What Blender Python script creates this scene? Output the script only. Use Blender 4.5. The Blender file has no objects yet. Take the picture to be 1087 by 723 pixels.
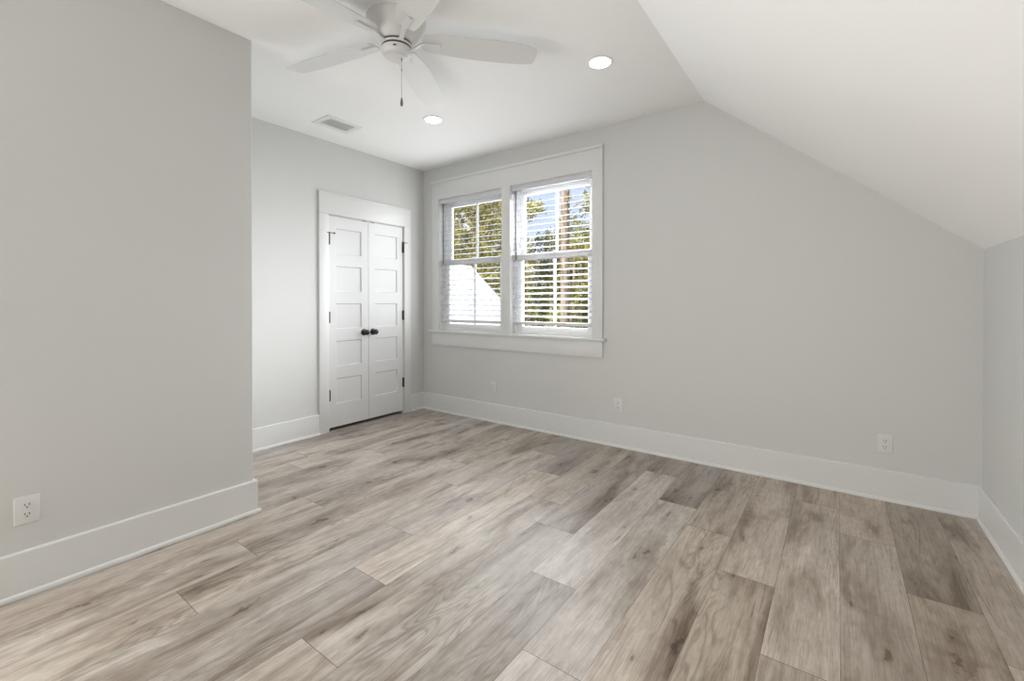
import bpy, bmesh, math, random
from mathutils import Matrix, Vector
random.seed(7)
C = bpy.context.scene.collection
SC = bpy.context.scene

# ------------------------------------------------------------------ camera
cam_d = bpy.data.cameras.new('camera')
cam = bpy.data.objects.new('camera', cam_d)
C.objects.link(cam)
cam_d.sensor_width = 36.0
cam_d.lens = 475.147 / 1087.0 * 36.0
cam_d.shift_y = -(361.5 - 323.934) / 1087.0
cam_d.clip_start = 0.02
cam_d.clip_end = 300
cam.matrix_world = (Matrix.Translation((3.88207, -3.59085, 1.22194))
                    @ Matrix.Rotation(0.629323, 4, 'Z')
                    @ Matrix.Rotation(math.pi / 2 - 0.006106, 4, 'X')
                    @ Matrix.Rotation(-0.000826, 4, 'Z'))
SC.camera = cam

# ------------------------------------------------------------------ colour management
SC.view_settings.view_transform = 'Standard'
SC.view_settings.look = 'None'
SC.view_settings.exposure = 0.39
SC.view_settings.gamma = 1.0
SC.view_settings.use_curve_mapping = False
SC.cycles.use_denoising = True
SC.cycles.max_bounces = 10
SC.cycles.diffuse_bounces = 6
SC.cycles.transparent_max_bounces = 12
SC.cycles.sample_clamp_indirect = 6.0
SC.cycles.caustics_reflective = False
SC.cycles.caustics_refractive = False

# ------------------------------------------------------------------ light: sky, sun, window daylight, added fill lights
SKY = 0.86
SUN = 6.0
REAR_FILL = 42.0
CORNER_FILL = 9.5
w = bpy.data.worlds.new('sky')
SC.world = w
w.use_nodes = True
nt = w.node_tree
nt.nodes.clear()
o_ = nt.nodes.new('ShaderNodeOutputWorld')
bg = nt.nodes.new('ShaderNodeBackground')
tc = nt.nodes.new('ShaderNodeTexCoord')
nz = nt.nodes.new('ShaderNodeTexNoise')
nz.inputs['Scale'].default_value = 5.0
nz.inputs['Detail'].default_value = 5.0
rp = nt.nodes.new('ShaderNodeValToRGB')
rp.color_ramp.elements[0].position = 0.42
rp.color_ramp.elements[0].color = (0.62, 0.72, 0.95, 1)
rp.color_ramp.elements[1].position = 0.62
rp.color_ramp.elements[1].color = (0.98, 0.99, 1.0, 1)
nt.links.new(tc.outputs['Generated'], nz.inputs['Vector'])
nt.links.new(nz.outputs['Fac'], rp.inputs['Fac'])
nt.links.new(rp.outputs['Color'], bg.inputs['Color'])
bg.inputs['Strength'].default_value = SKY
nt.links.new(bg.outputs[0], o_.inputs[0])


def light(name, kind, energy, color, matrix, **kw):
    d = bpy.data.lights.new(name, kind)
    d.energy = energy
    d.color = color
    for k, v in kw.items():
        setattr(d, k, v)
    o = bpy.data.objects.new(name, d)
    C.objects.link(o)
    o.matrix_world = matrix
    return o


def aim(loc, direction):
    return Matrix.Translation(loc) @ Vector(direction).to_track_quat('-Z', 'Y').to_matrix().to_4x4()


light('sun', 'SUN', SUN, (1.0, 0.95, 0.86), aim((0, -20, 30), (0.30, 0.72, -0.62)), angle=0.01)
# added fill lights behind the camera, with no real source there
light('rear_fill', 'AREA', REAR_FILL, (1.0, 0.985, 0.955), aim((1.19, -4.27, 1.2), (1, 0.25, 0.1)),
      shape='RECTANGLE', size=1.0, size_y=2.0)
light('corner_fill', 'AREA', CORNER_FILL, (1.0, 0.985, 0.955), aim((1.3, -4.3, 1.0), (0.72, 0.70, 0.0)),  # added fill towards the right corner, no real lamp
      shape='RECTANGLE', size=1.0, size_y=1.6, spread=1.55)
# daylight of the two window openings, before and behind the blinds
for px_, e_in, e_out in ((0.706, 7.8, 16.0), (1.704, 1.8, 50.0)):
    light('window_fill', 'AREA', e_in, (0.97, 0.985, 1.0), aim((px_, -0.052, 1.644), (0, -1, 0)),
          shape='RECTANGLE', size=0.86, size_y=1.40)
    light('sky_daylight', 'AREA', e_out, (0.95, 0.975, 1.0), aim((px_, 0.26, 1.644), (0, -1, 0)),
          shape='RECTANGLE', size=1.0, size_y=1.6)
light('window_fill', 'AREA', 4.2, (0.97, 0.985, 1.0), aim((1.704, -0.09, 1.6), (-0.72, -1.0, -0.36)),  # extra fill added at the window to brighten the alcove wall
      shape='RECTANGLE', size=0.86, size_y=1.3, spread=1.05)
# the sky seen through the two sashes (sampling portals only, they give no light of their own)
for px_ in (0.706, 1.704):
    pl = light('window_portal', 'AREA', 1.0, (1, 1, 1), aim((px_, 0.17, 1.644), (0, -1, 0)),
               shape='RECTANGLE', size=0.95, size_y=1.5)
    pl.data.cycles.is_portal = True

# ------------------------------------------------------------------ materials
def principled(name, col, rough=0.5, spec=0.5, metal=0.0):
    m = bpy.data.materials.new(name)
    m.use_nodes = True
    b = m.node_tree.nodes['Principled BSDF']
    b.inputs['Base Color'].default_value = (*col, 1)
    b.inputs['Roughness'].default_value = rough
    b.inputs['Specular IOR Level'].default_value = spec
    b.inputs['Metallic'].default_value = metal
    return m, m.node_tree, b


def paint(name, col, rough=0.55, spec=0.3, scale=180.0, bump=0.04, mottle=0.015):
    """painted surface: faint roller texture and very slight mottling"""
    m, t, b = principled(name, col, rough, spec)
    tc = t.nodes.new('ShaderNodeTexCoord')
    n = t.nodes.new('ShaderNodeTexNoise')
    n.inputs['Scale'].default_value = scale
    n.inputs['Detail'].default_value = 3
    t.links.new(tc.outputs['Object'], n.inputs['Vector'])
    bp = t.nodes.new('ShaderNodeBump')
    bp.inputs['Strength'].default_value = bump
    bp.inputs['Distance'].default_value = 0.002
    t.links.new(n.outputs['Fac'], bp.inputs['Height'])
    t.links.new(bp.outputs['Normal'], b.inputs['Normal'])
    n2 = t.nodes.new('ShaderNodeTexNoise')
    n2.inputs['Scale'].default_value = 1.3
    t.links.new(tc.outputs['Object'], n2.inputs['Vector'])
    mx = t.nodes.new('ShaderNodeMix')
    mx.data_type = 'RGBA'
    mx.inputs[6].default_value = (*[c * (1 - mottle) for c in col], 1)
    mx.inputs[7].default_value = (*[min(1, c * (1 + mottle)) for c in col], 1)
    t.links.new(n2.outputs['Fac'], mx.inputs[0])
    t.links.new(mx.outputs[2], b.inputs['Base Color'])
    return m


M = {}
M['wall'] = paint('wall_paint', (0.645, 0.648, 0.636), 0.6, 0.25)
M['ceil'] = paint('ceiling_paint', (0.91, 0.91, 0.903), 0.8, 0.15)
M['trim'] = paint('trim_paint', (0.732, 0.737, 0.729), 0.38, 0.4, 60, 0.02)
M['door'] = paint('door_paint', (0.715, 0.72, 0.722), 0.36, 0.4, 60, 0.02)
M['vinyl'] = paint('window_vinyl', (0.91, 0.915, 0.92), 0.35, 0.45, 60, 0.01)
M['slat'] = paint('blind_slat', (0.68, 0.68, 0.705), 0.4, 0.4, 60, 0.01)
M['fan'] = paint('fan_white', (0.69, 0.69, 0.685), 0.4, 0.4, 60, 0.01)
M['fan_gap'] = paint('fan_dark_gap', (0.02, 0.02, 0.022), 0.6, 0.2, 60, 0.0)
M['plate'] = paint('outlet_white', (0.71, 0.71, 0.70), 0.32, 0.45, 60, 0.0)
M['slot'] = paint('outlet_slot', (0.02, 0.02, 0.02), 0.6, 0.2, 60, 0.0)
M['bronze'] = paint('dark_bronze', (0.016, 0.014, 0.013), 0.32, 0.5, 200, 0.02)
M['hinge'] = paint('hinge_bronze', (0.05, 0.047, 0.045), 0.4, 0.5, 200, 0.02)
M['ring'] = paint('light_trim', (0.86, 0.86, 0.85), 0.4, 0.4, 60, 0.0)
M['vent'] = paint('vent_white', (0.80, 0.80, 0.79), 0.45, 0.4, 60, 0.0)
M['ventdark'] = paint('vent_duct', (0.78, 0.78, 0.77), 0.7, 0.2, 60, 0.0)
M['wand'] = paint('wand_plastic', (0.13, 0.13, 0.145), 0.3, 0.5, 60, 0.0)
M['chain'] = principled('chain_metal', (0.42, 0.41, 0.40), 0.35, 0.5, 0.7)[0]
M['bob'] = paint('bob_metal', (0.13, 0.128, 0.125), 0.4, 0.5, 100, 0.0)
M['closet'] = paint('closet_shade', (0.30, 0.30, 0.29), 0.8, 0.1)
M['siding'] = paint('white_siding', (0.88, 0.88, 0.88), 0.6, 0.2)
M['roofing'] = paint('roof_shingle', (0.55, 0.55, 0.56), 0.9, 0.1)
M['grass'] = paint('lawn_grass', (0.10, 0.13, 0.035), 0.9, 0.1, 40, 0.4, 0.3)

m = bpy.data.materials.new('downlight_lens')
m.use_nodes = True
b = m.node_tree.nodes['Principled BSDF']
b.inputs['Base Color'].default_value = (0.9, 0.9, 0.9, 1)
b.inputs['Emission Color'].default_value = (1.0, 0.97, 0.92, 1)
b.inputs['Emission Strength'].default_value = 11.0
M['lens'] = m

m = bpy.data.materials.new('window_glass')
m.use_nodes = True
t = m.node_tree
t.nodes.remove(t.nodes['Principled BSDF'])
tr = t.nodes.new('ShaderNodeBsdfTransparent')
tr.inputs['Color'].default_value = (0.97, 0.98, 0.98, 1)
gl = t.nodes.new('ShaderNodeBsdfGlossy')
gl.inputs['Roughness'].default_value = 0.02
fr = t.nodes.new('ShaderNodeFresnel')
fr.inputs['IOR'].default_value = 1.2
mxs = t.nodes.new('ShaderNodeMixShader')
t.links.new(fr.outputs[0], mxs.inputs[0])
t.links.new(tr.outputs[0], mxs.inputs[1])
t.links.new(gl.outputs[0], mxs.inputs[2])
t.links.new(mxs.outputs[0], t.nodes['Material Output'].inputs['Surface'])
M['glass'] = m


def leaf_mat(name, stops):
    m, t, b = principled(name, (0.2, 0.25, 0.05), 0.6, 0.2)
    a = t.nodes.new('ShaderNodeAttribute')
    a.attribute_name = 'tone'
    r = t.nodes.new('ShaderNodeValToRGB')
    els = r.color_ramp.elements
    els[0].position, els[0].color = stops[0][0], (*stops[0][1], 1)
    els[1].position, els[1].color = stops[-1][0], (*stops[-1][1], 1)
    for p, c in stops[1:-1]:
        e = els.new(p)
        e.color = (*c, 1)
    t.links.new(a.outputs['Fac'], r.inputs['Fac'])
    t.links.new(r.outputs['Color'], b.inputs['Base Color'])
    tl = t.nodes.new('ShaderNodeBsdfTranslucent')
    t.links.new(r.outputs['Color'], tl.inputs['Color'])
    mx = t.nodes.new('ShaderNodeMixShader')
    mx.inputs[0].default_value = 0.3
    t.links.new(b.outputs[0], mx.inputs[1])
    t.links.new(tl.outputs[0], mx.inputs[2])
    t.links.new(mx.outputs[0], t.nodes['Material Output'].inputs['Surface'])
    return m


M['leaf_yellow'] = leaf_mat('leaf_yellow_green', [(0, (0.13, 0.12, 0.04)), (0.5, (0.46, 0.42, 0.15)), (1, (0.78, 0.72, 0.38))])
M['leaf_green'] = leaf_mat('leaf_mid_green', [(0, (0.10, 0.10, 0.035)), (0.5, (0.36, 0.35, 0.13)), (1, (0.68, 0.64, 0.32))])
M['leaf_dark'] = leaf_mat('leaf_deep_green', [(0, (0.06, 0.065, 0.03)), (0.5, (0.24, 0.24, 0.10)), (1, (0.52, 0.50, 0.25))])


def bark_mat(name, c1, c2):
    m, t, b = principled(name, c1, 0.9, 0.1)
    tc = t.nodes.new('ShaderNodeTexCoord')
    mp = t.nodes.new('ShaderNodeMapping')
    mp.inputs['Scale'].default_value = (9, 9, 2.2)
    n = t.nodes.new('ShaderNodeTexNoise')
    n.inputs['Scale'].default_value = 1.0
    n.inputs['Detail'].default_value = 6
    t.links.new(tc.outputs['Object'], mp.inputs[0])
    t.links.new(mp.outputs[0], n.inputs['Vector'])
    r = t.nodes.new('ShaderNodeValToRGB')
    r.color_ramp.elements[0].position, r.color_ramp.elements[0].color = 0.35, (*c1, 1)
    r.color_ramp.elements[1].position, r.color_ramp.elements[1].color = 0.62, (*c2, 1)
    t.links.new(n.outputs['Fac'], r.inputs[0])
    t.links.new(r.outputs[0], b.inputs['Base Color'])
    return m


M['bark'] = bark_mat('pine_bark', (0.19, 0.145, 0.11), (0.40, 0.315, 0.245))
M['bark_grey'] = bark_mat('grey_bark', (0.12, 0.10, 0.08), (0.36, 0.31, 0.26))


def floor_mat():
    m, t, b = principled('oak_plank', (0.4, 0.35, 0.3), 0.4, 0.45)
    N, L = t.nodes.new, t.links.new

    def math_(op, a, bb=None, cl=False):
        n = N('ShaderNodeMath')
        n.operation = op
        n.use_clamp = cl
        for i, v in enumerate((a, bb)):
            if v is None:
                continue
            if isinstance(v, (int, float)):
                n.inputs[i].default_value = v
            else:
                L(v, n.inputs[i])
        return n.outputs[0]

    def ramp(fac, stops):
        r = N('ShaderNodeValToRGB')
        e = r.color_ramp.elements
        e[0].position, e[0].color = stops[0][0], (*stops[0][1], 1)
        e[1].position, e[1].color = stops[-1][0], (*stops[-1][1], 1)
        for p, c in stops[1:-1]:
            q = e.new(p)
            q.color = (*c, 1)
        L(fac, r.inputs[0])
        return r.outputs[0]

    def mix(kind, fac, a, bb):
        n = N('ShaderNodeMix')
        n.data_type = 'RGBA'
        n.blend_type = kind
        for i, v in ((0, fac), (6, a), (7, bb)):
            if isinstance(v, (int, float)):
                n.inputs[i].default_value = v
            elif isinstance(v, tuple):
                n.inputs[i].default_value = (*v, 1)
            else:
                L(v, n.inputs[i])
        return n.outputs[2]

    tc = N('ShaderNodeTexCoord')
    seed = N('ShaderNodeAttribute')
    seed.attribute_name = 'plank_seed'
    tone = N('ShaderNodeAttribute')
    tone.attribute_name = 'plank_tone'
    warm = N('ShaderNodeAttribute')
    warm.attribute_name = 'plank_warm'
    sx = N('ShaderNodeSeparateXYZ')
    L(tc.outputs['Object'], sx.inputs[0])
    cx = N('ShaderNodeCombineXYZ')
    L(sx.outputs[0], cx.inputs[0])
    L(sx.outputs[1], cx.inputs[1])
    L(math_('MULTIPLY', seed.outputs['Fac'], 37.0), cx.inputs[2])
    P = cx.outputs[0]

    def mapped(s, off=(0, 0, 0)):
        mp = N('ShaderNodeMapping')
        mp.inputs['Scale'].default_value = s
        mp.inputs['Location'].default_value = off
        L(P, mp.inputs[0])
        return mp.outputs[0]

    def noise(s, detail=4, rough=0.55, dist=0.0, off=(0, 0, 0)):
        n = N('ShaderNodeTexNoise')
        n.inputs['Scale'].default_value = 1.0
        n.inputs['Detail'].default_value = detail
        n.inputs['Roughness'].default_value = rough
        n.inputs['Distortion'].default_value = dist
        L(mapped(s, off), n.inputs['Vector'])
        return n.outputs['Fac']

    broad = noise((6.5, 1.3, 1.0), 5, 0.58, 0.8)
    streak = noise((42.0, 1.6, 1.0), 6, 0.62, 0.4, (3, 1, 0))
    fine = noise((210.0, 9.0, 1.0), 3, 0.65, 0.0, (7, 2, 0))
    mottle = noise((30.0, 14.0, 1.0), 4, 0.6, 0.5, (4, 8, 0))
    # cathedral figure: contour bands of a stretched noise
    hill = noise((7.0, 1.0, 1.0), 2, 0.45, 0.5, (1, 5, 0))
    bands = math_('SINE', math_('MULTIPLY', hill, 120.0))
    bands = math_('MULTIPLY', math_('ADD', bands, 1.0), 0.5)
    figure_mask = ramp(noise((5.0, 0.9, 1.0), 2, 0.5, 0.0, (9, 3, 0)), [(0.50, (0, 0, 0)), (0.62, (1, 1, 1))])

    base = ramp(broad, [(0.30, (0.225, 0.183, 0.149)), (0.42, (0.390, 0.342, 0.299)),
                        (0.54, (0.500, 0.458, 0.418)), (0.75, (0.575, 0.540, 0.502))])
    base = mix('MULTIPLY', 0.55, base, ramp(streak, [(0.30, (0.62, 0.59, 0.56)), (0.52, (1.0, 1.0, 1.0)), (0.8, (1.12, 1.12, 1.12))]))
    base = mix('MULTIPLY', 0.7, base, ramp(fine, [(0.32, (0.70, 0.68, 0.66)), (0.58, (1.05, 1.05, 1.05))]))
    base = mix('MULTIPLY', 0.5, base, ramp(mottle, [(0.32, (0.74, 0.72, 0.70)), (0.6, (1.06, 1.06, 1.06))]))
    fig = mix('MULTIPLY', 1.0, base, ramp(bands, [(0.0, (0.66, 0.63, 0.60)), (0.45, (1, 1, 1))]))
    base = mix('MIX', math_('MULTIPLY', figure_mask, 0.75), base, fig)
    # thin dark checks running with the grain
    check = ramp(noise((55.0, 2.6, 1.0), 3, 0.5, 0.6, (2, 9, 0)), [(0.675, (0, 0, 0)), (0.75, (1, 1, 1))])
    base = mix('MULTIPLY', math_('MULTIPLY', check, 0.65), base, (0.42, 0.36, 0.31))

    # knots: dark cores with a softer smear along the grain
    def knots(scale, off, thr, core_r, smear_r, k_core, k_smear):
        nonlocal base
        v = N('ShaderNodeTexVoronoi')
        v.voronoi_dimensions = '2D'
        v.inputs['Scale'].default_value = 1.0
        nd = N('ShaderNodeTexNoise')
        nd.inputs['Scale'].default_value = 16.0
        nd.inputs['Detail'].default_value = 3
        L(P, nd.inputs['Vector'])
        sh = N('ShaderNodeCombineXYZ')
        L(math_('ADD', math_('MULTIPLY', sx.outputs[0], scale[0]), math_('MULTIPLY', seed.outputs['Fac'], 61.0)), sh.inputs[0])
        L(math_('ADD', math_('MULTIPLY', sx.outputs[1], scale[1]), math_('MULTIPLY', seed.outputs['Fac'], 43.0)), sh.inputs[1])
        add = N('ShaderNodeVectorMath')
        add.operation = 'MULTIPLY_ADD'
        L(nd.outputs['Color'], add.inputs[0])
        add.inputs[1].default_value = (off, off * 0.8, 0)
        L(sh.outputs[0], add.inputs[2])
        L(add.outputs[0], v.inputs['Vector'])
        sv = N('ShaderNodeSeparateColor')
        L(v.outputs['Color'], sv.inputs[0])
        pick = ramp(sv.outputs[0], [(thr, (0, 0, 0)), (thr + 0.03, (1, 1, 1))])
        core = ramp(v.outputs['Distance'], [(core_r * 0.5, (1, 1, 1)), (core_r, (0, 0, 0))])
        smear = ramp(v.outputs['Distance'], [(core_r * 0.6, (1, 1, 1)), (smear_r, (0, 0, 0))])
        base = mix('MULTIPLY', math_('MULTIPLY', math_('MULTIPLY', pick, smear), k_smear), base, (0.48, 0.42, 0.37))
        base = mix('MULTIPLY', math_('MULTIPLY', math_('MULTIPLY', pick, core), k_core), base, (0.30, 0.24, 0.20))
    knots((4.0, 1.25), 0.34, 0.60, 0.060, 0.46, 0.72, 0.68)
    knots((8.0, 2.0), 0.36, 0.76, 0.060, 0.20, 0.60, 0.45)
    # plank to plank differences
    tn = ramp(tone.outputs['Fac'], [(0.0, (0.52, 0.50, 0.48)), (0.5, (1.0, 1.0, 1.0)), (1.0, (1.32, 1.32, 1.32))])
    base = mix('MULTIPLY', 1.0, base, tn)
    wm = ramp(warm.outputs['Fac'], [(0.0, (0.95, 1.0, 1.06)), (1.0, (1.07, 1.0, 0.91))])
    base = mix('MULTIPLY', 1.0, base, wm)
    L(base, b.inputs['Base Color'])
    rg = math_('ADD', math_('MULTIPLY', streak, 0.14), 0.31)
    L(rg, b.inputs['Roughness'])
    bp = N('ShaderNodeBump')
    bp.inputs['Strength'].default_value = 0.12
    bp.inputs['Distance'].default_value = 0.002
    L(math_('ADD', fine, math_('MULTIPLY', streak, 0.6)), bp.inputs['Height'])
    L(bp.outputs['Normal'], b.inputs['Normal'])
    return m


M['floor'] = floor_mat()
M['seam'] = paint('plank_seam', (0.15, 0.128, 0.108), 0.8, 0.1, 60, 0.0)

# ------------------------------------------------------------------ mesh helpers
class MB:
    """collects shapes and links them as one mesh object"""

    def __init__(self):
        self.v, self.f, self.mi, self.sm = [], [], [], []
        self.mats = []

    def _add(self, vs, fs, mat=None, smooth=False):
        o = len(self.v)
        self.v += [tuple(p) for p in vs]
        k = 0
        if mat is not None:
            if mat not in self.mats:
                self.mats.append(mat)
            k = self.mats.index(mat)
        for f in fs:
            self.f.append([i + o for i in f])
            self.mi.append(k)
            self.sm.append(smooth)
        return self

    def box(self, x0, x1, y0, y1, z0, z1, mat=None, bevel=0.0, seg=2):
        if bevel > 0:
            bm = bmesh.new()
            bmesh.ops.create_cube(bm, size=1)
            for v in bm.verts:
                v.co = Vector(((x0 + x1) / 2 + v.co.x * (x1 - x0), (y0 + y1) / 2 + v.co.y * (y1 - y0), (z0 + z1) / 2 + v.co.z * (z1 - z0)))
            bmesh.ops.bevel(bm, geom=bm.edges[:], offset=bevel, segments=seg, affect='EDGES', profile=0.5)
            bm.verts.index_update()
            self._add([v.co.copy() for v in bm.verts], [[v.index for v in f.verts] for f in bm.faces], mat, True)
            bm.free()
            return self
        vs = [(x, y, z) for x in (x0, x1) for y in (y0, y1) for z in (z0, z1)]
        fs = [(0, 1, 3, 2), (4, 6, 7, 5), (0, 4, 5, 1), (2, 3, 7, 6), (0, 2, 6, 4), (1, 5, 7, 3)]
        return self._add(vs, fs, mat)

    def quad(self, a, b, c, d, mat=None):
        return self._add([a, b, c, d], [(0, 1, 2, 3)], mat)

    def prism(self, prof, place, t0, t1, mat=None, smooth=False):
        """prof: list of (u,v); place(u,v,t)->point; extruded from t0 to t1"""
        n = len(prof)
        vs = [place(u, v, t0) for u, v in prof] + [place(u, v, t1) for u, v in prof]
        fs = [list(range(n))[::-1], list(range(n, 2 * n))] + [(i, (i + 1) % n, n + (i + 1) % n, n + i) for i in range(n)]
        return self._add(vs, fs, mat, smooth)

    def lathe(self, prof, org, axis='z', seg=48, mat=None, smooth=True):
        """prof: list of (radius, height) revolved about an axis through org"""
        vs, fs = [], []
        n = len(prof)
        for k in range(seg):
            a = 2 * math.pi * k / seg
            for r, h in prof:
                c, s = r * math.cos(a), r * math.sin(a)
                if axis == 'z':
                    vs.append((org[0] + c, org[1] + s, org[2] + h))
                elif axis == 'x':
                    vs.append((org[0] + h, org[1] + c, org[2] + s))
                else:
                    vs.append((org[0] + s, org[1] + h, org[2] + c))
        for k in range(seg):
            q = (k + 1) % seg
            for i in range(n - 1):
                fs.append((k * n + i, q * n + i, q * n + i + 1, k * n + i + 1))
        if prof[0][0] > 1e-6:
            fs.append([k * n for k in range(seg)][::-1])
        if prof[-1][0] > 1e-6:
            fs.append([k * n + n - 1 for k in range(seg)])
        return self._add(vs, fs, mat, smooth)

    def tube(self, pts, radii, seg=10, mat=None, caps=True):
        pts = [Vector(p) for p in pts]
        if isinstance(radii, (int, float)):
            radii = [radii] * len(pts)
        vs, fs = [], []
        for i, p in enumerate(pts):
            d = (pts[min(i + 1, len(pts) - 1)] - pts[max(i - 1, 0)]).normalized()
            up = Vector((0, 0, 1)) if abs(d.z) < 0.9 else Vector((1, 0, 0))
            u = d.cross(up).normalized()
            v = d.cross(u).normalized()
            for k in range(seg):
                a = 2 * math.pi * k / seg
                vs.append(p + (u * math.cos(a) + v * math.sin(a)) * radii[i])
        for i in range(len(pts) - 1):
            for k in range(seg):
                q = (k + 1) % seg
                fs.append((i * seg + k, i * seg + q, (i + 1) * seg + q, (i + 1) * seg + k))
        if caps:
            fs.append(list(range(seg))[::-1])
            fs.append([(len(pts) - 1) * seg + k for k in range(seg)])
        return self._add(vs, fs, mat, True)

    def build(self, name, mat=None, parent=None, attrs=None, bevel=None):
        me = bpy.data.meshes.new(name)
        me.from_pydata(self.v, [], self.f)
        mats = self.mats if self.mats else [mat]
        for q in mats:
            me.materials.append(M[q])
        me.polygons.foreach_set('material_index', self.mi)
        me.polygons.foreach_set('use_smooth', self.sm)
        if attrs:
            for k, vals in attrs.items():
                a = me.attributes.new(k, 'FLOAT', 'FACE')
                a.data.foreach_set('value', vals)
        me.update()
        bm = bmesh.new()
        bm.from_mesh(me)
        if not attrs:
            bmesh.ops.recalc_face_normals(bm, faces=bm.faces)
        for e in bm.edges:
            if len(e.link_faces) == 2 and e.calc_face_angle(0) > 0.6:
                e.smooth = False
        bm.to_mesh(me)
        bm.free()
        o = bpy.data.objects.new(name, me)
        C.objects.link(o)
        if parent:
            o.parent = parent
        if bevel:
            md = o.modifiers.new('edge', 'BEVEL')
            md.width = bevel
            md.segments = 2
            md.limit_method = 'ANGLE'
        return o


def empty(name, loc=(0, 0, 0)):
    o = bpy.data.objects.new(name, None)
    o.empty_display_size = 0.05
    C.objects.link(o)
    o.location = loc
    return o


def tag(o, label, cat, group=None, kind=None):
    o['label'] = label
    o['category'] = cat
    if group:
        o['group'] = group
    if kind:
        o['kind'] = kind
    return o


def struct(o, label, cat):
    return tag(o, label, cat, None, 'structure')


# ------------------------------------------------------------------ room dimensions (metres)
H = 2.74          # flat ceiling
W = 4.5433        # knee wall
K = 1.5172        # knee wall height
RX = 3.0625       # where the ceiling starts to slope
JX, JY = 1.1285, -2.374   # near left wall: face and its end
REAR = -4.82
DY0, DY1, DH = -1.198, -0.3015, 2.05
WX = [(0.258, 1.154), (1.257, 2.1485)]
WZ0, WZ1 = 0.910, 2.376
WT = 0.16         # wall thickness

# ------------------------------------------------------------------ floor: planks with real joints
joints = {-1: (-1.397,), 0: (-1.10, -2.60), 1: (-0.667, -2.17), 2: (-0.333, -1.833, -3.33), 3: (-1.387, -2.89),
          4: (-1.043, -2.54), 5: (-0.816, -2.30, -3.8), 6: (-0.395, -1.90, -3.4), 7: (-1.50, -3.0),
          8: (-1.238, -2.73), 9: (-0.855, -2.356, -3.86), 10: (-0.507, -2.007, -3.51), 11: (-1.405, -2.902),
          12: (-1.07, -2.574), 13: (-0.60, -2.098), 14: (-0.865, -2.36), 15: (-1.287,), 16: (-0.35, -1.85),
          17: (-0.18, -1.68), 18: (-1.20,), 19: (-0.7,)}
# tone of each plank counted from the window wall: 0 dark, 0.5 middle, 1 light
tones = {-1: (0.50, 0.5), 0: (0.10, 0.40, 0.5), 1: (0.42, 0.42, 0.5), 2: (0.36, 0.56, 0.30, 0.5), 3: (0.48, 0.34, 0.5),
         4: (0.36, 0.46, 0.5), 5: (0.24, 0.62, 0.76, 0.5), 6: (0.30, 0.72, 0.26, 0.5), 7: (0.36, 0.42, 0.5),
         8: (0.52, 0.55, 0.85), 9: (0.36, 0.74, 0.42, 0.5), 10: (0.30, 0.60, 0.50, 0.5), 11: (0.45, 0.66, 0.45),
         12: (0.48, 0.52, 0.55), 13: (0.40, 0.48, 0.58), 14: (0.62, 0.42, 0.50), 15: (0.64, 0.52), 16: (0.40, 0.5, 0.5),
         17: (0.45, 0.56, 0.5), 18: (0.42, 0.5), 19: (0.4, 0.5)}
fb = MB()
seed, tone, warm = [], [], []
PW_ = 0.2265
for k in range(-1, 20):
    x1 = 4.346 - PW_ * k
    x0 = x1 - PW_
    if x0 > W + 0.1:
        continue
    x1 = min(x1, W + 0.05)
    x0 = max(x0, -0.20)
    if x1 <= x0:
        continue
    ys = [0.05] + list(joints.get(k, ())) + [REAR - 0.1]
    for i in range(len(ys) - 1):
        g, ge = 0.0007, 0.0011
        zt = 0.0
        n0 = len(fb.f)
        fb.quad((x0 + g, ys[i + 1] + ge, zt), (x1 - g, ys[i + 1] + ge, zt), (x1 - g, ys[i] - ge, zt), (x0 + g, ys[i] - ge, zt), 'floor')
        rr = random.Random(k * 31 + i * 7 + 5)
        tl = tones.get(k, ())
        seed.append(rr.random())
        tone.append((tl[i] if i < len(tl) else 0.5) + (0.10 if k <= 4 else 0.0) + rr.uniform(-0.02, 0.02))
        warm.append(min(1, max(0, 0.15 + 0.16 * (4 - x1) * 0 + (0.75 if k <= 4 else 0.35) + rr.uniform(-0.18, 0.18))))
nq = len(fb.f)
fb.box(-0.9, W + 0.3, REAR - 0.3, WT, -0.12, -0.0015, 'seam')
for _ in range(len(fb.f) - nq):
    seed.append(0); tone.append(0.5); warm.append(0.5)
floor = fb.build('floor', None, None, {'plank_seed': seed, 'plank_tone': tone, 'plank_warm': warm})
struct(floor, 'grey brown oak plank floor with knots and dark seams', 'floor')

# ------------------------------------------------------------------ ceiling: flat part and the slope over the knee wall
cb = MB()
prof = [(-0.9, H), (RX, H), (W, K), (W + 0.3, K), (W + 0.3, K + 0.15), (RX + 0.07, H + 0.2), (-0.9, H + 0.2)]
cb.prism(prof, lambda u, v, t: (u, t, v), REAR - 0.3, WT)
struct(cb.build('ceiling', 'ceil'), 'white painted ceiling, flat over the door and sloping down to the low wall', 'ceiling')

# ------------------------------------------------------------------ walls
b_ = MB()
b_.box(-0.9, WX[0][0], 0, WT, 0, H)
b_.box(WX[0][1], WX[1][0], 0, WT, WZ0, WZ1)
b_.box(WX[1][1], W + 0.3, 0, WT, 0, H)
b_.box(WX[0][0], WX[1][1], 0, WT, 0, WZ0)
b_.box(WX[0][0], WX[1][1], 0, WT, WZ1, H)
struct(b_.build('wall_back', 'wall'), 'pale grey wall holding the double window', 'wall')

b_ = MB()
b_.box(-0.14, 0, JY, DY0 - 0.02, 0, H, 'wall')
b_.box(-0.14, 0, DY1 + 0.02, 0, 0, H, 'wall')
b_.box(-0.14, 0, DY0 - 0.02, DY1 + 0.02, DH + 0.02, H, 'wall')
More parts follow.
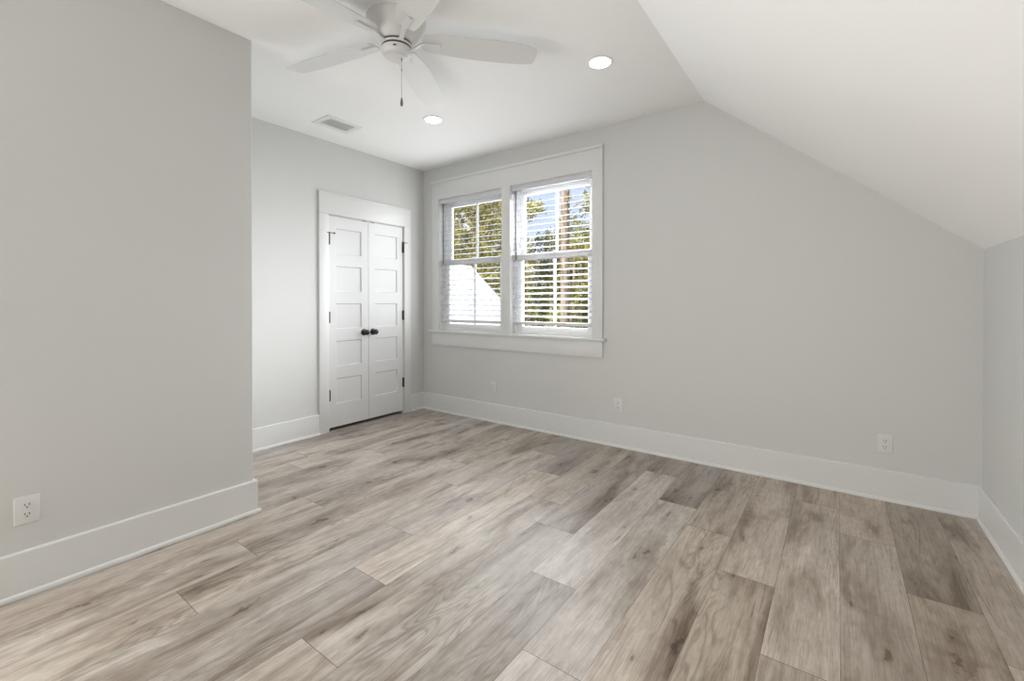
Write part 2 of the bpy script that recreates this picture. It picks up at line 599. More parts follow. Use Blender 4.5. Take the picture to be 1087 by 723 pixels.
# inside of the closet behind the doors
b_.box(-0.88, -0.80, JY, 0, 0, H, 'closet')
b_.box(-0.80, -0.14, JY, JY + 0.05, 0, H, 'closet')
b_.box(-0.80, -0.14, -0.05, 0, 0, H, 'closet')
struct(b_.build('wall_left'), 'pale grey wall around the closet double doors', 'wall')

b_ = MB()
b_.box(0.0, JX, REAR - 0.1, JY, 0, H)
struct(b_.build('wall_near_left', 'wall', bevel=0.004), 'pale grey wall jutting out at the left of the photo', 'wall')
b_ = MB()
b_.box(W, W + 0.16, REAR - 0.1, 0, 0, K)
struct(b_.build('wall_right', 'wall'), 'low pale grey knee wall at the right under the slope', 'wall')
b_ = MB()
b_.box(JX, 1.25, REAR - 0.1, REAR, 0, H)
b_.box(1.25, W + 0.16, REAR - 0.1, REAR, 2.08, H)
b_.box(4.46, W + 0.16, REAR - 0.1, REAR, 0, 2.08)
b_.box(1.25, 4.46, REAR - 0.16, REAR - 0.1, 0, 2.08)
struct(b_.build('wall_rear', 'wall'), 'pale grey wall behind the camera', 'wall')

# ------------------------------------------------------------------ baseboards (board with eased top edge, shoe moulding at the foot)
BBH = 0.187
def shoe_prof():
    p = [(0.018, 0.0), (0.031, 0.0), (0.031, 0.006)]
    for i in range(1, 6):
        a = i / 5 * math.pi / 2
        p.append((0.019 + 0.012 * math.cos(a), 0.006 + 0.013 * math.sin(a)))
    p.append((0.018, 0.019))
    return p
BOARD = [(0, 0), (0.018, 0), (0.018, BBH - 0.005), (0.015, BBH - 0.001), (0.012, BBH), (0, BBH)]
def skirting(name, label, runs):
    q = MB()
    for place, t0, t1 in runs:
        q.prism(BOARD, place, t0, t1)
        q.prism(shoe_prof(), place, t0, t1)
    return struct(q.build(name, 'trim'), label, 'baseboard')
skirting('baseboard_back', 'tall white baseboard below the window wall', [(lambda u, v, t: (t, -u, v), 0.0, W)])
skirting('baseboard_left', 'white baseboard on both sides of the closet door casing',
         [(lambda u, v, t: (u, t, v), JY, -1.3005), (lambda u, v, t: (u, t, v), -0.2065, -0.018)])
skirting('baseboard_right', 'white baseboard along the low right wall', [(lambda u, v, t: (W - u, t, v), REAR, -0.018)])
q = MB()
jut = lambda u, v, t: (JX + u, t, v)
q.prism(BOARD, jut, REAR, JY + 0.018)
q.prism(shoe_prof(), jut, REAR, JY + 0.031)
jut_end = lambda u, v, t: (t, JY + u, v)
q.prism(BOARD, jut_end, 0.0, JX)
q.prism(shoe_prof(), jut_end, 0.0, JX + 0.018)
struct(q.build('baseboard_near_left', 'trim'), 'white baseboard turning the corner of the near left wall', 'baseboard')

# ------------------------------------------------------------------ door casing
q = MB()
q.box(0, 0.020, -1.300, DY0 - 0.005, 0, DH + 0.006, bevel=0.0025)
q.box(0, 0.020, DY1 + 0.005, -0.207, 0, DH + 0.006, bevel=0.0025)
q.box(0, 0.0205, -1.300, -0.207, DH + 0.006, 2.252, bevel=0.0025)
q.box(0, 0.027, -1.304, -0.203, 2.243, 2.257, bevel=0.002)
# jambs lining the opening, with the stop behind the leaves
q.box(-0.14, 0.0, DY0 - 0.02, DY0, 0, DH + 0.02)
q.box(-0.14, 0.0, DY1, DY1 + 0.02, 0, DH + 0.02)
q.box(-0.14, 0.0, DY0, DY1, DH, DH + 0.02)
q.box(-0.07, -0.045, DY0, DY1, DH - 0.02, DH)
struct(q.build('trim_1', 'trim'), 'flat white casing with tall head board round the closet doors', 'trim')


def panel_leaf(y0, y1, z0, z1, stile, tops, ph):
    """a flat leaf with five recessed shaker panels, face at x = -0.003"""
    q = MB()
    xf, xb, xr = -0.003, -0.038, -0.013
    ya, yb = y0 + stile, y1 - stile
    q.box(xb, xr - 0.004, y0, y1, z0, z1)                   # core
    q.box(xr - 0.004, xf, y0, ya, z0, z1)
    q.box(xr - 0.004, xf, yb, y1, z0, z1)
    edges = [z1] + [e for t_ in tops for e in (t_, t_ - ph)] + [z0]
    for i in range(0, len(edges), 2):
        q.box(xr - 0.004, xf, ya, yb, edges[i + 1], edges[i])
    for t_ in tops:                                          # sloped sticking round each panel
        b0, s = t_ - ph, 0.007
        o = [(xf, ya, b0), (xf, yb, b0), (xf, yb, t_), (xf, ya, t_)]
        n = [(xr, ya + s, b0 + s), (xr, yb - s, b0 + s), (xr, yb - s, t_ - s), (xr, ya + s, t_ - s)]
        for i in range(4):
            j = (i + 1) % 4
            q.quad(o[i], o[j], n[j], n[i])
        q.quad(*n)
    return q


def closet_leaf(name, label, y0, y1, hinge_y, knob_y, side):
    root = empty(name, (0, (y0 + y1) / 2, 0.018))
    struct(root, label, 'door')
    oy = (y0 + y1) / 2
    tops = [1.931 - 0.3595 * i for i in range(5)]
    leaf = panel_leaf(y0 - oy, y1 - oy, 0.013, 2.046 - 0.018, 0.079, [t_ - 0.018 for t_ in tops], 0.243)
    leaf.build('leaf', 'door', root)
    # knob with its round rose
    k = MB()
    kz = 0.921 - 0.018
    k.lathe([(0.0, -0.003), (0.033, -0.003), (0.0335, 0.001), (0.031, 0.005), (0.016, 0.008), (0.012, 0.010), (0.011, 0.024),
             (0.013, 0.028), (0.021, 0.033), (0.0265, 0.041), (0.0275, 0.048), (0.025, 0.056), (0.018, 0.061), (0.008, 0.063), (0.0, 0.063)],
            (0, knob_y - oy, kz), 'x', 32)
    k.build('knob', 'bronze', root)
    # three butt hinges: barrel with tips, thin leaves
    for hz, top in ((1.822, True), (1.082, False), (0.342, False)):
        h = MB()
        z0 = hz - 0.018 - 0.050
        h.tube([(0.011, hinge_y - oy, z0), (0.011, hinge_y - oy, z0 + 0.100)], 0.0075, 10)
        for dz in (-0.004, 0.100):
            h.lathe([(0.0, dz), (0.005, dz), (0.005, dz + 0.004), (0.0, dz + 0.004)], (0.011, hinge_y - oy, z0), 'z', 10)
        h.box(-0.004, 0.006, hinge_y - oy - 0.010, hinge_y - oy + 0.010, z0, z0 + 0.100)
        ho = h.build('hinge', 'hinge', root)
        if top:   # hinge pin door stop: cross bar with a rubber pad at one end and a stub at the other
            s = MB()
            zz = z0 + 0.107
            s.box(0.002, 0.029, hinge_y - oy - 0.008, hinge_y - oy + 0.008, zz - 0.004, zz + 0.004)
            s.tube([(0.026, hinge_y - oy - 0.028, zz), (0.026, hinge_y - oy + 0.042, zz)], 0.0035, 8)
            s.lathe([(0.0, 0.0), (0.007, 0.0), (0.008, 0.005), (0.007, 0.013), (0.0, 0.013)], (0.026, hinge_y - oy + (0.036 if side > 0 else -0.030), zz), 'y', 12)
            s.build('hinge_pin_stop', 'bronze', ho)
    # ball catch plate on the top edge beside the meeting line
    c = MB()
    cy = (y1 - 0.044 if side > 0 else y0 + 0.044) - oy
    c.box(-0.030, 0.0005, cy - 0.024, cy + 0.024, 2.0252, 2.0312)
    c.build('ball_catch', 'bronze', root)
    return root


closet_leaf('door_1', 'left leaf of the white five panel closet doors', -1.195, -0.7535, -1.1935, -0.806, 1)
closet_leaf('door_2', 'right leaf of the white five panel closet doors, next to the corner', -0.7495, -0.3045, -0.3040, -0.697, -1)

# ------------------------------------------------------------------ window casing shared by the two windows
q = MB()
Cy = -0.020
q.box(0.160, WX[0][0] + 0.003, Cy, 0, WZ0, WZ1, bevel=0.002)
q.box(WX[1][1] - 0.003, 2.244, Cy, 0, WZ0, WZ1, bevel=0.002)
q.box(WX[0][1] - 0.003, WX[1][0] + 0.003, Cy, 0, WZ0, WZ1, bevel=0.002)
q.box(0.160, 2.244, Cy - 0.0005, 0, WZ1 - 0.002, 2.556, bevel=0.002)
q.box(0.154, 2.250, Cy - 0.011, 0, 2.556, 2.586, bevel=0.003)      # cap strip
q.box(0.125, 2.277, -0.048, 0.0, 0.888, 0.910, bevel=0.004)        # stool nosing
q.box(WX[0][0], WX[0][1], -0.002, 0.060, 0.890, 0.9105)
q.box(WX[1][0], WX[1][1], -0.002, 0.060, 0.890, 0.9105)
q.box(0.160, 2.244, Cy, 0, 0.743, 0.888, bevel=0.002)              # apron
struct(q.build('trim_2', 'trim'), 'flat white casing with sill board round the double window', 'trim')


def window(name, label, x0, x1):
    root = empty(name, ((x0 + x1) / 2, 0.08, WZ0))
    struct(root, label, 'window')
    hw, hh = (x1 - x0) / 2, WZ1 - WZ0
    q = MB()
    t = 0.034
    y0, y1 = -0.080, 0.080
    q.box(-hw, -hw + t, y0 + 0.062, y1, 0, hh)
    q.box(hw - t, hw, y0 + 0.062, y1, 0, hh)
    q.box(-hw + t, hw - t, y0 + 0.062, y1, hh - t, hh)
    q.box(-hw + t, hw - t, -0.02, y1 + 0.02, 0, 0.022)
    q.box(-hw, -hw + 0.006, y0, y0 + 0.063, 0, hh)           # jamb extensions towards the room
    q.box(hw - 0.006, hw, y0, y0 + 0.063, 0, hh)
    q.box(-hw, hw, y0, y0 + 0.063, hh - 0.006, hh)
    q.build('window_frame', 'vinyl', root)
    # sash geometry relative to the root (y = 0 is 0.08 behind the wall face)
    def sash(nm, ya, yb, z0, z1, bot, top):
        s = MB()
        sw = 0.052
        a, b = -hw + t + 0.001, hw - t - 0.001
        s.box(a, a + sw, ya, yb, z0, z1, bevel=0.003)
        s.box(b - sw, b, ya, yb, z0, z1, bevel=0.003)
        s.box(a + sw - 0.002, b - sw + 0.002, ya + 0.001, yb - 0.001, z0, z0 + bot, bevel=0.003)
        s.box(a + sw - 0.002, b - sw + 0.002, ya + 0.001, yb - 0.001, z1 - top, z1, bevel=0.003)
        so = s.build(nm, 'vinyl', root)
        m_ = MB()
        m_.box(0.007 - 0.0125, 0.007 + 0.0125, (ya + yb) / 2 - 0.008, (ya + yb) / 2 + 0.008, z0 + bot - 0.001, z1 - top + 0.001, bevel=0.003)
        m_.build('muntin', 'vinyl', so)
        g = MB()
        ym = (ya + yb) / 2
        g.box(a + sw - 0.006, b - sw + 0.006, ym - 0.002, ym + 0.002, z0 + bot - 0.006, z1 - top + 0.006)
        g.build('pane', 'glass', so)
    sash('lower_sash', -0.012, 0.023, 0.023, 1.702 - WZ0, 0.052, 0.062)
    sash('upper_sash', 0.026, 0.061, 1.655 - WZ0, hh - t - 0.001, 0.050, 0.050)
    lk = MB()
    lk.box(-0.03, 0.03, -0.010, 0.018, 1.702 - WZ0, 1.702 - WZ0 + 0.008, bevel=0.002)
    lk.lathe([(0.0, 0.0), (0.011, 0.0), (0.010, 0.008), (0.0, 0.009)], (0, 0.004, 1.710 - WZ0), 'z', 16)
    lk.build('sash_lock', 'vinyl', root)
    return root


window('window_1', 'left half of the double window, white hung sashes facing a white gable', *WX[0])
window('window_2', 'right half of the double window, white hung sashes facing trees', *WX[1])


def blind(label, x0, x1):
    root = empty('window_blind', ((x0 + x1) / 2, 0.036, WZ1 - 0.007))
    tag(root, label, 'blind', 'blinds in the double window')
    hw = (x1 - x0) / 2 - 0.010
    q = MB()
    q.box(-hw, hw, -0.022, 0.026, -0.040, -0.001, bevel=0.002)
    ho = q.build('headrail', 'slat', root)
    q = MB()
    q.box(-hw - 0.002, hw + 0.002, -0.034, -0.024, -0.047, 0.0, bevel=0.003)
    q.build('valance', 'slat', ho)
    s = MB()
    zt = 2.300 - (WZ1 - 0.007)
    zb = 1.030 - (WZ1 - 0.007)
    n, tilt = 23, math.radians(-16.5)
    step = (zt - zb) / n
    zs = []
    for i in range(n):
        zc = zt - i * step
        zs.append(zc)
        prof = []
        for u in (-0.025, -0.0125, 0.0, 0.0125, 0.025):
            prof.append((u, 0.0013 + 0.0010 * (1 - (u / 0.025) ** 2)))
        prof += [(u, v - 0.0026) for u, v in reversed(prof)]
        c, sn = math.cos(-tilt), math.sin(-tilt)
        pr = [(u * c - v * sn, u * sn + v * c) for u, v in prof]
        s.prism(pr, lambda u, v, t, z=zc: (t, u, z + v), -hw, hw)
    s.build('slats', 'slat', root)
    q = MB()
    q.box(-hw, hw, -0.026, 0.024, zb - 0.026, zb + 0.004, bevel=0.006, seg=3)
    q.build('bottom_rail', 'slat', root)
    q = MB()
    for cx in (-hw + 0.14, 0.0, hw - 0.14):
        for yy in (-0.0268, 0.0268):
            q.tube([(cx, yy, -0.030), (cx, yy, zb)], 0.0009, 6)
    q.build('ladder_cords', 'slat', root)
    q = MB()
    wx = x0 + 0.067 - (x0 + x1) / 2
    wy = -0.0345 - 0.008
    q.tube([(wx, wy + 0.003, -0.052), (wx, wy, -0.062), (wx, wy, 1.650 - (WZ1 - 0.007)), (wx, wy, 1.640 - (WZ1 - 0.007))], [0.003, 0.0058, 0.0062, 0.003], 6)
    q.tube([(wx, -0.030, -0.046), (wx, wy, -0.050), (wx, wy, -0.056)], 0.002, 6)
    q.build('tilt_wand', 'wand', root)
    return root


blind('white slatted blind of the left window, white gable behind its lower half', *WX[0])
blind('white slatted blind of the right window, trees and trunk behind it', *WX[1])

# ------------------------------------------------------------------ outlets
def outlet(label, loc, rot):
    """duplex outlet; local x along the wall, y out of the wall, z up"""
    root = empty('wall_outlet', loc)
    root.rotation_euler = (0, 0, rot)
    tag(root, label, 'outlet', 'duplex outlets along the walls')
    q = MB()
    q.box(-0.038, 0.038, -0.001, 0.006, -0.058, 0.058, bevel=0.0035, seg=3)
    q.build('cover_plate', 'plate', root)
    for zc in (0.0195, -0.0195):
        r = MB()
        prof = []
        for i in range(28):
            a = 2 * math.pi * i / 28
            x, z = 0.0172 * math.cos(a), 0.0172 * math.sin(a)
            prof.append((x, max(-0.0135, min(0.0135, z))))
        r.prism(prof, lambda u, v, t: (u, t, zc + v), 0.004, 0.0085)
        ro = r.build('receptacle', 'plate', root)
        s = MB()
        s.box(-0.0078, -0.0052, 0.0080, 0.0089, zc - 0.0005, zc + 0.0085)
        s.box(0.0052, 0.0078, 0.0080, 0.0089, zc + 0.0005, zc + 0.0080)
        s.lathe([(0.0, 0.0), (0.0028, 0.0), (0.0028, 0.0009), (0.0, 0.0009)], (0, 0.0080, zc - 0.0068), 'y', 12)
        s.build('slots', 'slot', ro)
    s = MB()
    s.lathe([(0.0, 0.0), (0.0034, 0.0), (0.003, 0.0013), (0.0, 0.0016)], (0, 0.0056, 0), 'y', 12)
    s.build('screw', 'plate', root)
    return root


outlet('white outlet below the left half of the window', (1.034, 0, 0.354), math.pi)
outlet('white outlet below the right end of the window sill', (2.380, 0, 0.350), math.pi)
outlet('white outlet on the window wall near the right corner', (4.119, 0, 0.345), math.pi)
outlet('white outlet on the near left wall above its baseboard', (JX, -3.275, 0.353), -math.pi / 2)

# ------------------------------------------------------------------ recessed lights
def downlight(label, x, y):
    root = empty('recessed_light', (x, y, H))
    tag(root, label, 'ceiling light', 'recessed ceiling lights')
    q = MB()
    q.lathe([(0.066, 0.0), (0.084, 0.0), (0.085, -0.002), (0.082, -0.005), (0.072, -0.006), (0.066, -0.004), (0.066, 0.0)], (0, 0, 0), 'z', 48)
    q.build('trim_ring', 'ring', root)
    q = MB()
    q.lathe([(0.0, -0.0045), (0.04, -0.0042), (0.067, -0.003), (0.067, -0.0005), (0.0, -0.0005)], (0, 0, 0), 'z', 48)
    q.build('lens', 'lens', root)
    return root


downlight('round recessed light near the start of the ceiling slope', 2.660, -0.966)
downlight('round recessed light between the fan and the ceiling corner', 1.162, -0.963)

# ------------------------------------------------------------------ ceiling vent
root = empty('ceiling_vent', (0.428, -1.371, H))
tag(root, 'rectangular white ceiling vent with dark slots above the closet doors', 'vent')
q = MB()
gx, gy = 0.074, 0.116
fx, fy = 0.124, 0.162
q.box(-fx, -gx, -fy, fy, -0.006, 0.0)
q.box(gx, fx, -fy, fy, -0.006, 0.0)
q.box(-gx, gx, -fy, -gy, -0.006, 0.0)
q.box(-gx, gx, gy, fy, -0.006, 0.0)
q.build('frame', 'vent', root, bevel=0.002)
q = MB()
q.box(-gx, gx, -gy, gy, -0.0012, -0.0004)
q.build('duct_opening', 'ventdark', root)
q = MB()
for i in range(4):
    xx = -gx + (i + 0.5) * 2 * gx / 4
    c, s = math.cos(math.radians(-14)), math.sin(math.radians(-14))
    pr = [(u * c - v * s, u * s + v * c) for u, v in ((-0.0125, -0.0006), (0.0125, -0.0006), (0.0125, 0.0006), (-0.0125, 0.0006))]
    q.prism(pr, lambda u, v, t: (xx + u, t, -0.0075 + v), -gy, gy)
q.build('louvres', 'vent', root)

# ------------------------------------------------------------------ ceiling fan
FX, FY = 1.95, -1.995
fan = empty('ceiling_fan', (FX, FY, H))
tag(fan, 'white five blade ceiling fan with pull chain, flush to the ceiling', 'ceiling fan')
q = MB()
q.lathe([(0.0, 0.0), (0.158, 0.0), (0.1585, -0.010), (0.156, -0.022), (0.148, -0.040), (0.134, -0.062), (0.126, -0.072), (0.124, -0.076),
         (0.112, -0.094), (0.098, -0.110), (0.088, -0.118), (0.083, -0.121), (0.0, -0.121)], (0, 0, 0), 'z', 72)
q.build('motor_housing', 'fan', fan)
q = MB()
q.lathe([(0.0, -0.120), (0.079, -0.120), (0.079, -0.131), (0.0, -0.131)], (0, 0, 0), 'z', 64, 'fan_gap')
q.lathe([(0.0, -0.130), (0.0815, -0.130), (0.082, -0.132), (0.082, -0.141), (0.0815, -0.143), (0.0, -0.143)], (0, 0, 0), 'z', 64, 'fan')
q.lathe([(0.0, -0.142), (0.079, -0.142), (0.079, -0.153), (0.0, -0.153)], (0, 0, 0), 'z', 64, 'fan_gap')
q.build('flywheel', None, fan)
q = MB()
q.lathe([(0.0, -0.152), (0.0805, -0.152), (0.081, -0.154), (0.0805, -0.165), (0.076, -0.178), (0.068, -0.188), (0.061, -0.192), (0.0, -0.192)], (0, 0, 0), 'z', 64)
sh = q.build('switch_housing', 'fan', fan)
q = MB()
q.lathe([(0.0, -0.191), (0.056, -0.191), (0.056, -0.196), (0.050, -0.200), (0.025, -0.203), (0.0, -0.204)], (0, 0, 0), 'z', 48)
q.lathe([(0.0, 0.0), (0.004, 0.0), (0.004, -0.003), (0.0, -0.004)], (0, 0, -0.203), 'z', 12)
q.build('cap', 'fan', sh)
# reverse switch slot on the side that faces the camera
q = MB()
ca = math.atan2(-3.59 - FY, 3.88 - FX)
ux, uy = math.cos(ca - 0.12), math.sin(ca - 0.12)
tx, ty = -uy, ux
r0 = 0.0775
for (a0, a1, z0, z1) in ((-0.008, 0.008, -0.172, -0.166),):
    pts = [(ux * rr + tx * aa, uy * rr + ty * aa, zz) for rr in (r0 - 0.003, r0 + 0.0035) for aa in (a0, a1) for zz in (z0, z1)]
    q._add(pts, [(0, 1, 3, 2), (4, 6, 7, 5), (0, 4, 5, 1), (2, 3, 7, 6), (0, 2, 6, 4), (1, 5, 7, 3)])
q.build('reverse_switch', 'fan_gap', sh)

BZ = 2.640 - H
PITCH = math.radians(-12)


def blade_mb():
    out = []
    st = [(0.140, 0.042), (0.143, 0.050), (0.150, 0.055), (0.165, 0.059), (0.21, 0.066), (0.28, 0.073), (0.36, 0.0785), (0.45, 0.081),
          (0.54, 0.0805), (0.62, 0.078), (0.69, 0.073), (0.735, 0.068), (0.757, 0.0635), (0.768, 0.057), (0.774, 0.046), (0.778, 0.025)]
    up = [(r, s) for r, s in st]
    dn = [(r, -s) for r, s in reversed(st)]
    q = MB()
    c, s_ = math.cos(PITCH), math.sin(PITCH)
    q.prism(up + dn, lambda u, v, t: (u, v * c - t * s_, BZ + v * s_ + t * c), -0.0035, 0.0035)
    return q


def iron_mb():
    q = MB()
    c, s_ = math.cos(PITCH), math.sin(PITCH)
    # neck from the flywheel up to the blade, then a flat tongue below it
    path = [(0.074, -0.137, 0.0, 0.013), (0.100, -0.132, 0.3, 0.012), (0.125, BZ - 0.014, 0.8, 0.0125), (0.145, BZ - 0.0085, 1.0, 0.0135),
            (0.19, BZ - 0.0085, 1.0, 0.0145), (0.228, BZ - 0.0085, 1.0, 0.0145), (0.236, BZ - 0.0085, 1.0, 0.011)]
    vs, fs = [], []
    for r, z, k, hw in path:
        for a, tt in ((-hw, -0.005), (hw, -0.005), (hw, 0.005), (-hw, 0.005)):
            cc, ss = math.cos(PITCH * k), math.sin(PITCH * k)
            vs.append((r, a * cc - tt * ss, z + a * ss + tt * cc))
    n = len(path)
    for i in range(n - 1):
        for j in range(4):
            jj = (j + 1) % 4
            fs.append((i * 4 + j, i * 4 + jj, (i + 1) * 4 + jj, (i + 1) * 4 + j))
    fs += [(0, 1, 2, 3), tuple((n - 1) * 4 + j for j in (3, 2, 1, 0))]
    q._add(vs, fs)
    return q


b0 = i0 = None
for k in range(5):
    ang = math.radians(48 + 72 * k)
    if k == 0:
        b0 = blade_mb().build('blade', 'fan', fan, bevel=0.002)
        i0 = iron_mb().build('blade_iron', 'fan', b0, bevel=0.0015)
        b0.rotation_euler = (0, 0, ang)
    else:
        bb = b0.copy()
        C.objects.link(bb)
        bb.parent = fan
        bb.rotation_euler = (0, 0, ang)
        ii = i0.copy()
        C.objects.link(ii)
        ii.parent = bb
# pull chain: beads on a cord, metal bob at the end
q = MB()
px_, py_ = 0.024, 0.014
q.tube([(px_, py_, -0.190), (px_, py_, -0.216)], [0.005, 0.0035], 10)
z = -0.216
q.tube([(px_, py_, -0.214), (px_, py_, -0.415)], 0.0011, 6)
while z > -0.413:
    q.lathe([(0.0, 0.0019), (0.0017, 0.0008), (0.0017, -0.0008), (0.0, -0.0019)], (px_, py_, z), 'z', 6)
    z -= 0.0048
q.lathe([(0.0, 0.006), (0.0035, 0.004), (0.0035, -0.004), (0.0, -0.006)], (px_, py_, -0.262), 'z', 10)
pc = q.build('pull_chain', 'chain', fan)
q = MB()
q.lathe([(0.0, 0.0), (0.003, -0.001), (0.0055, -0.012), (0.0075, -0.028), (0.0075, -0.036), (0.005, -0.045), (0.0, -0.048)], (px_, py_, -0.412), 'z', 14)
q.build('chain_bob', 'bob', pc)

# ------------------------------------------------------------------ outside: lawn, neighbouring gable, trees
q = MB()
q.quad((-60, 3, -3.2), (30, 3, -3.2), (30, 70, -3.2), (-60, 70, -3.2))
struct(q.build('ground', 'grass'), 'lawn below the trees outside the window', 'ground')

house = empty('neighbour_house', (-7.17, 6.0, -3.2))
tag(house, 'white house with a steep white roof seen through the lower left window', 'house')
q = MB()
sl, rz = 0.895, 5.79
ew = 2.35
G = [(-ew, 0.0), (-ew, rz - sl * ew - 0.06), (0.0, rz - 0.06), (ew, rz - sl * ew - 0.06), (ew, 0.0)]
q.prism(G, lambda u, v, t: (u, t, v), -2.2, 2.9)
q.build('siding_wall', 'siding', house)
q = MB()
eo = ew + 0.12
R0 = [(-eo, rz - sl * eo), (0.0, rz), (eo, rz - sl * eo), (eo, rz - sl * eo - 0.07), (0.0, rz - 0.07), (-eo, rz - sl * eo - 0.07)]
q.prism(R0, lambda u, v, t: (u, t, v), -2.35, 3.0)
for k in range(14):      # standing seams of the white metal roof
    yy = -2.3 + k * 0.4
    for sg in (-1, 1):
        vs = [(sg * a, yy + b, rz - sl * a + c) for a in (0.02, eo) for b in (-0.012, 0.012) for c in (0.0, 0.022)]
        q._add(vs, [(0, 1, 3, 2), (4, 6, 7, 5), (0, 4, 5, 1), (2, 3, 7, 6), (0, 2, 6, 4), (1, 5, 7, 3)])
q.build('roof', 'siding', house)


def tree(name, label, loc, clumps, trunk, leaf, bark, nleaf, size, seed_, branches=()):
    rr = random.Random(seed_)
    root = empty(name, loc)
    tag(root, label, 'tree', 'trees beyond the window')
    L0 = Vector(loc)
    if trunk:
        q = MB()
        pts, rad = trunk
        q.tube([Vector(p) - L0 for p in pts], rad, 12)
        for bpts, br in branches:
            q.tube([Vector(p) - L0 for p in bpts], br, 6)
        q.build('trunk', bark, root)
    vs, fs, tn = [], [], []
    tot = sum(r[0] * r[2] for _, r in clumps)
    for c, r in clumps:
        cc = Vector(c) - L0
        n = int(nleaf * r[0] * r[2] / tot)
        base = rr.uniform(0.32, 0.62)
        # tufts: leaves bunch around twig ends
        tufts = []
        for _ in range(max(4, n // 14)):
            while True:
                d = Vector((rr.uniform(-1, 1), rr.uniform(-1, 1), rr.uniform(-1, 1)))
                if 0.25 < d.length < 1:
                    break
            tufts.append((Vector((d.x * r[0], d.y * r[1], d.z * r[2])), base + rr.uniform(-0.28, 0.28)))
        for i in range(n):
            tp, tt = tufts[i % len(tufts)]
            p = cc + tp + Vector((rr.gauss(0, 0.16), rr.gauss(0, 0.16), rr.gauss(0, 0.13))) * (size / 0.12)
            a = Vector((rr.gauss(0, 1), rr.gauss(0, 1), rr.gauss(0, 1))).normalized()
            u = a.cross(Vector((rr.gauss(0, 1), rr.gauss(0, 1), rr.gauss(0, 1)))).normalized()
            s = size * rr.uniform(0.6, 1.25)
            o = len(vs)
            vs += [p - a * s, p + u * s * 0.45, p + a * s, p - u * s * 0.45]
            fs.append((o, o + 1, o + 2, o + 3))
            tn.append(min(1, max(0, tt + rr.uniform(-0.18, 0.18))))
    me = bpy.data.meshes.new('foliage')
    me.from_pydata([tuple(v) for v in vs], [], fs)
    me.materials.append(M[leaf])
    at = me.attributes.new('tone', 'FLOAT', 'FACE')
    at.data.foreach_set('value', tn)
    me.update()
    o = bpy.data.objects.new('foliage', me)
    C.objects.link(o)
    o.parent = root
    return root


GZ = -3.2
# tall pine whose bare trunk crosses the right window; its crown is above the view
tree('pine_tree', 'tall pine with a bare tan trunk seen through the right window', (-4.02, 10.5, GZ),
     [((-3.9, 10.5, 10.5), (1.5, 0.7, 1.6)), ((-4.2, 10.5, 12.2), (1.2, 0.6, 1.2)), ((-3.15, 10.5, 4.75), (0.72, 0.4, 0.42)), ((-2.75, 10.5, 4.35), (0.6, 0.4, 0.3)),
      ((-3.0, 10.5, 5.45), (0.45, 0.3, 0.2))],
     ([(-4.02, 10.5, GZ), (-4.02, 10.5, 2.0), (-4.02, 10.5, 6.0), (-4.0, 10.5, 12.0)], [0.19, 0.165, 0.155, 0.09]),
     'leaf_yellow', 'bark', 3400, 0.085, 11,
     [([(-4.0, 10.5, 4.4), (-3.4, 10.5, 4.75), (-2.7, 10.5, 4.85)], [0.03, 0.02, 0.01])])
tree('broadleaf_tree', 'dense yellow green tree filling the upper left window', (-10.0, 13.0, GZ),
     [((-10.9, 13.0, 4.6), (1.8, 0.8, 2.2)), ((-9.3, 13.0, 4.0), (1.6, 0.8, 2.2)), ((-12.2, 13.0, 3.0), (1.5, 0.8, 2.4)), ((-10.3, 13.0, 6.6), (1.7, 0.8, 1.3)),
      ((-9.6, 13.0, 1.4), (1.9, 0.8, 1.8)), ((-9.2, 13.0, 6.0), (1.0, 0.7, 1.2))],
     ([(-10.0, 13.0, GZ), (-9.9, 13.0, 1.0), (-10.1, 13.0, 4.5)], [0.22, 0.18, 0.08]), 'leaf_yellow', 'bark_grey', 24000, 0.085, 21)
tree('broadleaf_tree', 'narrow yellow green tree at the left edge of the right window', (-7.05, 11.8, GZ),
     [((-7.25, 11.8, 5.2), (0.62, 0.45, 1.6)), ((-7.0, 11.8, 2.6), (0.8, 0.45, 1.7)), ((-6.35, 11.8, 5.0), (0.6, 0.35, 0.42)), ((-7.0, 11.8, 0.4), (0.85, 0.45, 1.4))],
     ([(-7.05, 11.8, GZ), (-7.05, 11.8, 1.5), (-7.2, 11.8, 5.4)], [0.11, 0.08, 0.03]), 'leaf_yellow', 'bark_grey', 8500, 0.08, 33)
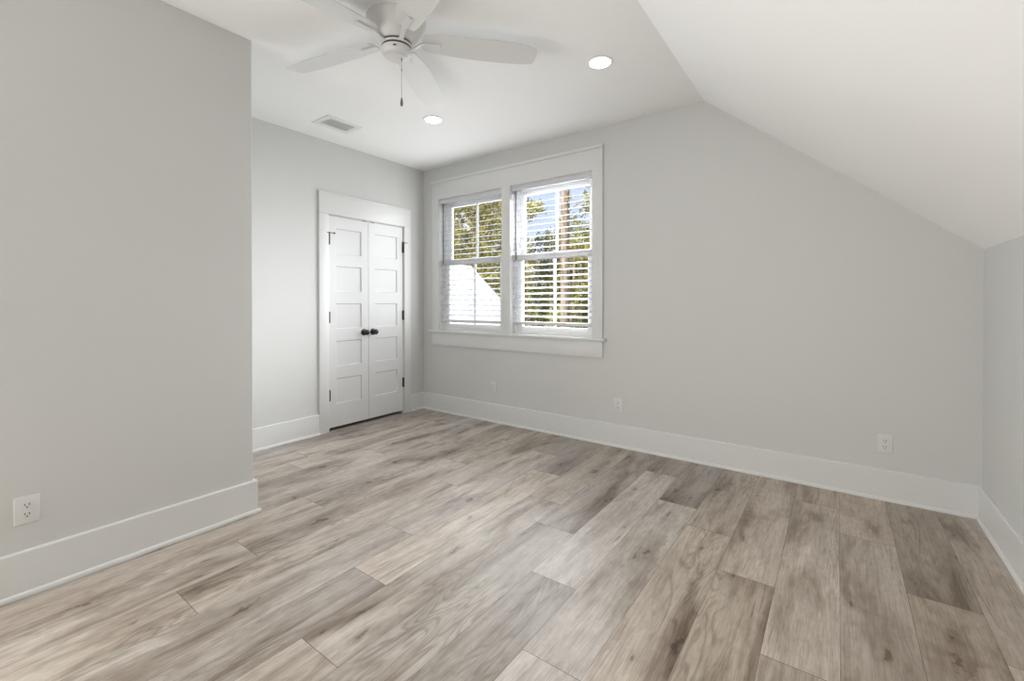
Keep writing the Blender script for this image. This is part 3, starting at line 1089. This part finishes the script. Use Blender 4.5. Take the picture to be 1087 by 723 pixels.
tree('broadleaf_tree', 'bushy green tree behind the pine trunk, in the middle of the right window', (-6.3, 15.3, GZ),
     [((-7.6, 15.3, 3.5), (1.1, 0.7, 1.3)), ((-6.4, 15.3, 4.1), (1.1, 0.7, 1.3)), ((-7.0, 15.3, 1.6), (1.7, 0.7, 1.8)), ((-5.9, 15.3, 2.2), (1.3, 0.7, 1.9)), ((-6.6, 15.3, 0.0), (2.0, 0.7, 1.2))],
     ([(-6.3, 15.3, GZ), (-6.25, 15.3, 0.5), (-6.4, 15.3, 3.6)], [0.16, 0.12, 0.05]), 'leaf_green', 'bark_grey', 15000, 0.085, 45)
tree('broadleaf_tree', 'bushy yellow green tree at the right edge of the right window', (-3.6, 13.0, GZ),
     [((-4.3, 13.0, 3.2), (1.0, 0.7, 1.1)), ((-3.2, 13.0, 2.6), (1.1, 0.7, 1.4)), ((-4.2, 13.0, 0.9), (1.3, 0.7, 1.5)), ((-3.0, 13.0, 0.2), (1.4, 0.7, 1.4))],
     ([(-3.6, 13.0, GZ), (-3.55, 13.0, 0.5), (-3.6, 13.0, 3.0)], [0.15, 0.11, 0.05]), 'leaf_yellow', 'bark_grey', 12000, 0.085, 57)
tree('slender_tree', 'thin pale trunked tree beside the pine, low in the right window', (-4.35, 11.7, GZ),
     [((-4.3, 11.7, 1.6), (0.5, 0.3, 0.4)), ((-4.75, 11.7, 0.3), (0.8, 0.35, 0.8))],
     ([(-4.35, 11.7, GZ), (-4.33, 11.7, 0.5), (-4.28, 11.7, 2.9)], [0.085, 0.075, 0.05]), 'leaf_green', 'bark', 2200, 0.08, 63)
tree('shrub', 'tall dark green hedge row far behind the other trees', (-8.6, 18.2, GZ),
     [((-12.5, 18.2, 0.4), (2.4, 0.9, 3.4)), ((-9.4, 18.2, 0.2), (2.4, 0.9, 3.2)), ((-6.8, 18.2, 0.0), (2.2, 0.9, 3.0)), ((-4.6, 18.2, 0.0), (1.8, 0.9, 3.0)), ((-15.4, 18.2, 0.8), (2.2, 0.9, 3.8))],
     None, 'leaf_dark', 'bark_grey', 26000, 0.11, 71)
